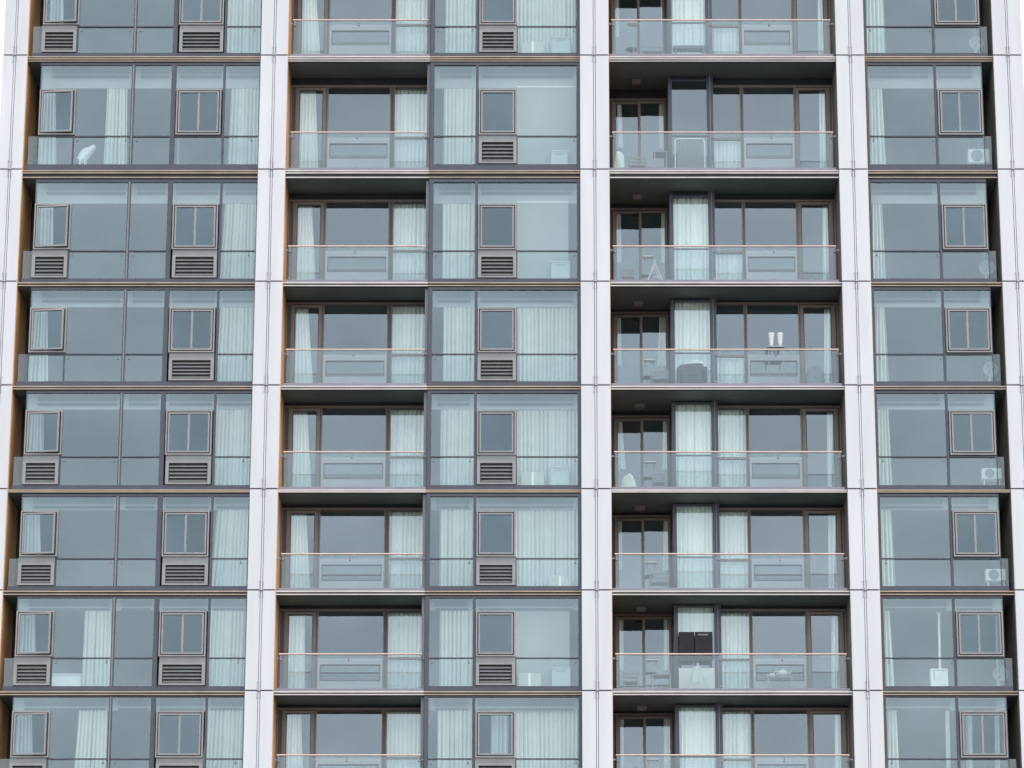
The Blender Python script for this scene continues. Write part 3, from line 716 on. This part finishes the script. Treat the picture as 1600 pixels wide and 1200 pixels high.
# column lamp on a box
t = thing('floor_lamp', (10.9, .55, FZ[6]), 'tall slim white floor lamp with a ball top behind the rightmost bay glass', 'floor lamp')
m = MB(); m.tube([(10.90, .6, (FZ[6]+0.746)), (10.92, .6, (FZ[6]+2.276))], .034, 10); m.build('lamp_stem', 'plastic', t)
MB().lathe((10.92, .6, (FZ[6]+2.316)), [(0, -.07), (.05, -.05), (.07, 0), (.05, .05), (0, .07)], 14).build('lamp_ball', 'plastic', t)
MB().bbox(10.62, 11.10, .45, .75, FZ[6]+.003, (FZ[6]+0.726), .012).build('lamp_base', 'plastic', t)
m = MB(); m.box(10.70, 10.73, .44, .449, (FZ[6]+0.416), (FZ[6]+0.636)); m.box(10.66, 11.06, .44, .449, (FZ[6]+0.666), (FZ[6]+0.681)); m.build('base_trim', 'slat', t)
# shell chair
t = thing('shell_chair', (-13.03, .6, FZ[1]), 'white shell chair with a tilted back in the leftmost bay', 'chair')
m = MB(); n = 8; vs = []; fs = []
for i in range(n+1):
    for j in range(n+1):
        u, v = i/n, j/n; w = .17*math.sin(math.pi*(.15+.7*v))
        cx = -13.25+.42*v; z = (FZ[1]+0.498)+.50*v**.8
        vs.append((cx+(u-.5)*.9*w+ .05*math.sin(math.pi*u), .55+.22*(u-.5)**2*2+.16*v, z-(u-.5)*.34*math.sin(math.pi*min(1, v+.25)*.8)))
for i in range(n):
    for j in range(n): q = i*(n+1)+j; fs.append((q, q+1, q+n+2, q+n+1))
m.add(vs, fs, 0, True); m.build('seat_shell', 'plastic', t)
for dx, dy in ((-.18, .45), (.02, .45), (-.18, .75), (.08, .75)):
    MB().tube([(-13.08+dx*.6, .62, (FZ[1]+0.598)), (-13.03+dx, dy, FZ[1]+.005)], .016, 7).build('leg', 'plastic', t)
# long low cabinet
t = thing('low_cabinet', (-12.97, .6, FZ[6]), 'long low white cabinet under the glass of the leftmost bay', 'cabinet')
MB().bbox(-13.38, -12.56, .57, .92, FZ[6]+.06, (FZ[6]+0.566), .012).build('body', 'plastic', t)
MB().bbox(-13.42, -12.52, .54, .95, (FZ[6]+0.571), (FZ[6]+0.606), .008).build('top', 'plastic', t)
m = MB(); m.box(-13.30, -12.64, .6, .85, FZ[6]+.003, FZ[6]+.058); m.build('plinth', 'grey', t)
# storage boxes and flat cartons in the middle bay
for r, x0, x1, zt in ((0, .30, .83, (FZ[0]+0.668)), (1, .27, .75, (FZ[1]+0.658)), (2, .27, .80, (FZ[2]+0.678)), (4, .25, .77, (FZ[4]+0.702)), (6, .28, .79, (FZ[6]+0.696))):
    t = thing('storage_box', ((x0+x1)/2, .6, FZ[r]), 'pale plastic storage box low at the right of the middle bay, ' + STOREY[r], 'box', 'storage boxes in the middle bay')
    MB().bbox(x0, x1, .15, .34, FZ[r]+.004, zt-.05, .012).build('body', 'box_plastic', t)
    MB().bbox(x0-.015, x1+.015, .14, .35, zt-.048, zt, .01).build('lid', 'box_plastic', t)
    MB().box(x0+.12, x1-.12, .142, .149, zt-.13, zt-.08).build('handle', 'slat', t)
for r, x0, x1, zt in ((0, -.57, .07, (FZ[0]+0.528)), (4, -.55, .07, (FZ[4]+0.552)), (5, .21, .81, (FZ[5]+0.463)), (6, -.63, -.02, (FZ[6]+0.536))):
    t = thing('carton', ((x0+x1)/2, .6, FZ[r]), 'low cream carton lying behind the middle bay glass, ' + STOREY[r], 'carton', 'cartons in the middle bay')
    MB().bbox(x0, x1, .15, .34, FZ[r]+.004, zt, .01).build('carton_body', 'cream', t)
    m = MB(); m.box((x0+x1)/2-.03, (x0+x1)/2+.03, .144, .149, FZ[r]+.05, zt-.01); m.build('tape', 'plastic', t)
# wall shelves beside the balcony door
for r, z in ((2, (FZ[2]+1.168)), (3, (FZ[3]+1.113)), (4, (FZ[4]+1.112)), (5, (FZ[5]+1.083)), (6, (FZ[6]+1.116)), (7, (FZ[7]+1.090))):
    t = thing('wall_shelf', (3.05, 1.25, z), 'small white shelf behind the left guard glass of the wide balcony, ' + STOREY[r], 'shelf', 'small shelves at the balcony doors')
    MB().bbox(2.89, 3.21, 1.16, 1.38, z, z+.03, .006).build('board', 'plastic', t)
    for x in (2.94, 3.16): MB().add([(x-.008,1.2,z-.002),(x+.008,1.2,z-.002),(x+.008,1.38,z-.12),(x-.008,1.38,z-.12),(x-.008,1.38,z-.002),(x+.008,1.38,z-.002)],
                                    [(0,1,5,4),(0,3,2,1),(3,4,5,2),(0,4,3),(1,2,5)]).build('bracket', 'steel', t)
    m = MB(); m.bbox(2.95, 3.13, 1.2, 1.34, z+.031, z+.075, .008)
    if r % 2: m.build('folded_towel', 'cream', None); o = col.objects[-1]; tag(o, 'small folded cream towel on the balcony shelf, ' + STOREY[r], 'towel', 'folded towels on the balcony shelves')
def bchair(r, x, y, w, h, label, matn='furniture', cat='chair'):
    z = FZ[r]; t = thing('balcony_chair', (x, y, z), label, cat, 'chairs on the wide balconies')
    MB().bbox(x-w/2, x+w/2, y-.2, y+.2, z+.40, z+.435, .01).build('seat', matn, t)
    m = MB()
    for k in range(3): m.bbox(x-w/2+.01, x+w/2-.01, y+.19, y+.21, z+h-.09-.11*k, z+h-.03-.11*k, .005)
    m.box(x-w/2-.012, x-w/2+.009, y+.188, y+.212, z+.437, z+h); m.box(x+w/2-.009, x+w/2+.012, y+.188, y+.212, z+.437, z+h)
    m.build('backrest', matn, t)
    for sx in (-1, 1):
        for sy in (-1, 1): MB().tube([(x+sx*(w/2-.03), y+sy*.17, z+.40), (x+sx*(w/2), y+sy*.2, z+.003)], .014, 7).build('leg', matn, t)
        MB().tube([(x+sx*w/2, y-.18, z+.44), (x+sx*w/2, y-.18, z+.62), (x+sx*w/2, y+.18, z+.64)], .012, 6).build('armrest', matn, t)
bchair(0, 3.2, .8, .62, .76, 'white slatted armchair on the wide balcony, topmost storey')
bchair(1, 2.75, .9, .5, .84, 'pale armchair at the left of the cluttered balcony, second storey')
bchair(3, 3.32, .85, .46, .80, 'white slat chair behind the guard, fourth storey wide balcony')
bchair(4, 3.28, .9, .36, .83, 'narrow pale chair beside the white bundle, fifth storey balcony')
bchair(5, 3.25, .9, .50, .80, 'pale chair on the wide balcony, sixth storey from top')
bchair(6, 2.45, .9, .40, .78, 'pale chair left of the small table, seventh storey balcony')
bchair(2, 2.45, .9, .40, .80, 'pale chair left of the drying rack, third storey balcony')
# tables
def table(r, x0, x1, h, y, label):
    z = FZ[r]; t = thing('balcony_table', ((x0+x1)/2, y, z), label, 'table', 'small tables on the wide balconies')
    MB().bbox(x0, x1, y-.25, y+.25, z+h-.03, z+h, .01).build('tabletop', 'furniture', t)
    for x in (x0+.04, x1-.04):
        for yy in (y-.2, y+.2): MB().tube([(x, yy, z+h-.031), (x, yy, z+.003)], .016, 7).build('leg', 'steel', t)
table(6, 3.0, 3.56, .62, .9, 'small white table at the balcony door, seventh storey')
table(1, 3.2, 3.62, .80, .85, 'small white table beside the pale armchair, second storey balcony')
# low bench in front of the window box
t = thing('low_bench', (4.25, .45, FZ[0]), 'dark low bench in front of the window box, topmost storey', 'bench')
MB().bbox(3.80, 4.71, .3, .6, FZ[0]+.36, FZ[0]+.47, .015).build('seat', 'grey', t)
for x in (3.86, 4.65): MB().box(x-.03, x+.03, .33, .57, FZ[0]+.003, FZ[0]+.359).build('leg', 'grey', t)
# arched clothes rail with a grey ribbed cover
t = thing('clothes_rail', (4.28, .5, FZ[1]), 'white arched clothes rail with grey ribbed cover behind the guard glass', 'clothes rail')
x0, x1, zt = 3.82, 4.66, (FZ[1]+1.138)
pts = [(x0, .5, FZ[1]+.005), (x0, .5, zt-.08), (x0+.03, .5, zt-.02), (x0+.1, .5, zt), (x1-.1, .5, zt), (x1-.03, .5, zt-.02), (x1, .5, zt-.08), (x1, .5, FZ[1]+.005)]
MB().tube(pts, .022, 8).build('arch', 'plastic', t)
m = MB(); n = 90; vs = []; fs = []
for i in range(n+1):
    x = x0+.05+(x1-x0-.1)*i/n; yy = .5+.02*math.sin(i*.9)
    for z in (zt-.04, FZ[1]+.15): vs.append((x, yy, z)); vs.append((x, yy+.012, z))
for i in range(n):
    q = i*4; fs += [(q, q+2, q+6, q+4), (q+1, q+5, q+7, q+3), (q, q+4, q+5, q+1)]
m.add(vs, fs, 0, True); m.build('ribbed_cover', 'blind', t)
# bundles and cloth heaps
def heap(name, r, x, y, z, sx, sy, sz, label, cat, matn, seed=1):
    rr = random.Random(seed); m = MB(); nu, nv = 18, 9; vs = []; fs = []
    ph = [rr.uniform(0, 6) for _ in range(6)]
    for j in range(nv+1):
        t_ = math.pi/2*j/nv
        for i in range(nu):
            a = 2*math.pi*i/nu
            k = 1+.16*math.sin(3*a+ph[0]+2*t_)+.10*math.sin(5*a+ph[1])*math.cos(t_*2)+.06*math.sin(9*a+ph[2]+5*t_)
            vs.append((x+sx*math.cos(a)*max(0, math.cos(t_))**.45*k, y+sy*math.sin(a)*max(0, math.cos(t_))**.45*k, z+sz*math.sin(t_)*(1+.12*math.sin(2*a+ph[3]))))
    for j in range(nv):
        for i in range(nu): fs.append((j*nu+i, j*nu+(i+1)%nu, (j+1)*nu+(i+1)%nu, (j+1)*nu+i))
    fs.append(tuple(range(nu))[::-1])
    m.add(vs, fs, 0, True); o = m.build(name, matn, None, (x, y, z)); tag(o, label, cat); return o
heap('cloth_bundle', 1, 2.22, .45, FZ[1]+.003, .14, .12, .66, 'white cloth bundle by the left pier, second storey balcony', 'cloth', 'curtain', 2)
heap('cloth_bundle', 4, 2.40, .5, FZ[4]+.003, .20, .15, .52, 'crumpled white cloth bundle at the left of the fifth storey balcony', 'cloth', 'curtain', 3)
heap('pouf', 3, 7.67, .5, FZ[3]+.003, .25, .22, .66, 'round pale pouf at the right of the fourth storey balcony', 'pouf', 'blind', 4)
t = thing('armchair', (4.2, .45, FZ[3]), 'dark rounded armchair in front of the window box curtain', 'armchair')
MB().bbox(3.88, 4.54, .25, .7, FZ[3]+.12, FZ[3]+.50, .06).build('seat', 'dark', t)
MB().bbox(3.84, 4.58, .6, .78, FZ[3]+.12, FZ[3]+.84, .08).build('backrest', 'dark', t)
for x in (3.79, 4.55): MB().bbox(x, x+.09, .25, .7, FZ[3]+.12, FZ[3]+.66, .035).build('armrest', 'dark', t)
for x in (3.86, 4.56):
    for y in (.3, .7): MB().box(x-.02, x+.02, y-.02, y+.02, FZ[3]+.003, FZ[3]+.119).build('leg', 'dark', t)
o = heap('throw_blanket', 3, 4.35, .69, FZ[3]+.845, .22, .08, .10, 'white rumpled throw on the dark armchair back', 'blanket', 'curtain', 5)
# pair of white vases on a plant stand behind the rail
t = thing('plant_stand', (6.58, .5, FZ[3]), 'slim steel stand under two white vases, fourth storey balcony', 'stand')
MB().bbox(6.34, 6.83, .4, .6, FZ[3]+1.27, FZ[3]+1.295, .006).build('shelf', 'steel', t)
for x in (6.38, 6.79): MB().tube([(x, .5, FZ[3]+.003), (x, .5, FZ[3]+1.27)], .012, 6).build('leg', 'steel', t)
for x, s in ((6.46, 1), (6.71, -1)):
    m = MB(); zz = FZ[3]+1.296
    m.lathe((x, .5, zz), [(0, 0), (.06, 0), (.055, .1), (.065, .22), (.085, .36), (.095, .40), (.085, .40), (.05, .2), (0, .05)], 16)
    tag(m.build('vase', 'plastic', None, (x, .5, zz)), 'flared white vase above the handrail, ' + ('left' if s == 1 else 'right') + ' one of the pair', 'vase', 'pair of white vases')
# clothes airer (third storey) and A-frame airer (seventh storey)
def airer(r, x0, x1, h, y, label):
    z = FZ[r]; t = thing('drying_rack', ((x0+x1)/2, y, z), label, 'drying rack', 'drying racks on the wide balconies')
    xc = (x0+x1)/2
    for yy in (y-.18, y+.18):
        MB().tube([(x0, yy, z+.004), (xc+.03, yy, z+h)], .014, 7).build('leg', 'plastic', t)
        MB().tube([(x1, yy+.001, z+.004), (xc-.03, yy+.03, z+h)], .014, 7).build('leg', 'plastic', t)
    for k in range(4):
        u = .35+.2*k; xa, xb = x0+(xc-x0)*u, x1-(x1-xc)*u
        for xx in (xa, xb): MB().tube([(xx, y-.18, z+h*u), (xx, y+.18, z+h*u)], .007, 5).build('rod', 'steel', t)
    MB().tube([(xa, y-.18, z+h*.45), (x1-.12, y-.18, z+h*.45)], .009, 5).build('brace', 'plastic', t)
    return t
airer(2, 2.89, 3.53, .92, .9, 'faint pale folding airer behind the guard, third storey balcony')
airer(6, 3.86, 4.66, .84, .45, 'white A-frame drying rack in front of a pale panel')
m = MB(); n = 14; vs = []; fs = []
for i in range(n+1):
    for j in range(7):
        u, v = i/n, j/6; x = 4.12+.28*u; vs.append((x, .45-.20-.02*math.sin(9*u+2*v), FZ[6]+.76-.42*v-.14*abs(u-.5)+.02*math.sin(u*12)))
for i in range(n):
    for j in range(6): q = i*7+j; fs.append((q, q+7, q+8, q+1))
m.add(vs, fs, 0, True); tag(m.build('towel', 'curtain', None, (4.26, .25, FZ[6]+.4)), 'white towel hanging on the A-frame drying rack', 'towel')
t = thing('white_panel', (4.25, .72, FZ[6]), 'pale panel leaning inside the guard below the dark board', 'panel')
MB().bbox(3.76, 4.74, .72, .75, FZ[6]+.004, (FZ[6]+0.796), .006).build('panel_board', 'plastic', t)
MB().box(3.80, 4.70, .751, .77, FZ[6]+.1, FZ[6]+.16).build('batten', 'cream', t)
t = thing('dark_board', (4.22, .78, FZ[6]), 'dark two-leaf board hiding the lower part of the window box', 'board')
MB().bbox(3.77, 4.20, .79, .82, (FZ[6]+1.016), (FZ[6]+1.826), .005).build('board_leaf', 'black', t)
MB().bbox(4.215, 4.70, .78, .81, (FZ[6]+1.016), (FZ[6]+1.826), .005).build('board_leaf', 'black', t)
m = MB().box(3.80, 3.83, .80, .82, FZ[6]+.004, (FZ[6]+1.015)); m.build('leg', 'black', t)
MB().box(4.64, 4.67, .79, .81, FZ[6]+.004, (FZ[6]+1.015)).build('leg', 'black', t)
MB().bbox(4.30, 4.58, .771, .779, (FZ[6]+1.726), (FZ[6]+1.766), .002).build('label_strip', 'slat', t)
# teapots on a low shelf
t = thing('low_shelf', (6.5, .75, FZ[6]), 'low pale shelf carrying two white pots, seventh storey balcony', 'shelf')
MB().bbox(6.15, 6.9, .65, .88, FZ[6]+.52, FZ[6]+.55, .006).build('board', 'steel', t)
for x in (6.2, 6.85): MB().box(x-.015, x+.015, .68, .85, FZ[6]+.003, FZ[6]+.519).build('leg', 'steel', t)
for x, s, lb in ((6.60, .17, 'round white teapot on the low shelf, larger of the two'), (6.31, .09, 'small white pot on the low shelf left of the teapot')):
    zz = FZ[6]+.551; t = thing('teapot', (x, .76, zz), lb, 'teapot', 'white pots on the low shelf')
    MB().lathe((x, .76, zz), [(0, 0), (s*.6, 0), (s, s*.5), (s*.85, s*.95), (s*.4, s*1.15), (0, s*1.18)], 16).build('body', 'plastic', t)
    MB().lathe((x, .76, zz+s*1.185), [(0, 0), (s*.35, 0), (s*.1, s*.12), (s*.12, s*.22), (0, s*.26)], 12).build('lid', 'plastic', t)
    MB().tube([(x+s*.8, .76, zz+s*.5), (x+s*1.3, .76, zz+s*.7), (x+s*1.45, .76, zz+s*1.1)], s*.16, 8, 0, s*.08).build('spout', 'plastic', t)
    MB().ring((x-s*.95, .76, zz+s*.65), s*.35, s*.07, 14).build('handle', 'plastic', t)
# tray leaning at the topmost door
t = thing('serving_tray', (2.68, 1.2, (FZ[0]+1.478)), 'pale oval tray propped behind the guard glass, topmost storey', 'tray')
MB().lathe((2.68, 1.2, (FZ[0]+1.478)), [(0, 0), (.17, 0), (.19, .02), (.18, .028), (.16, .01), (0, .01)], 20).build('dish', 'plastic', t)
m = MB(); m.tube([(2.68, 1.2, (FZ[0]+1.476)), (2.68, 1.2, FZ[0]+.004)], .014, 7); m.build('stem', 'steel', t)
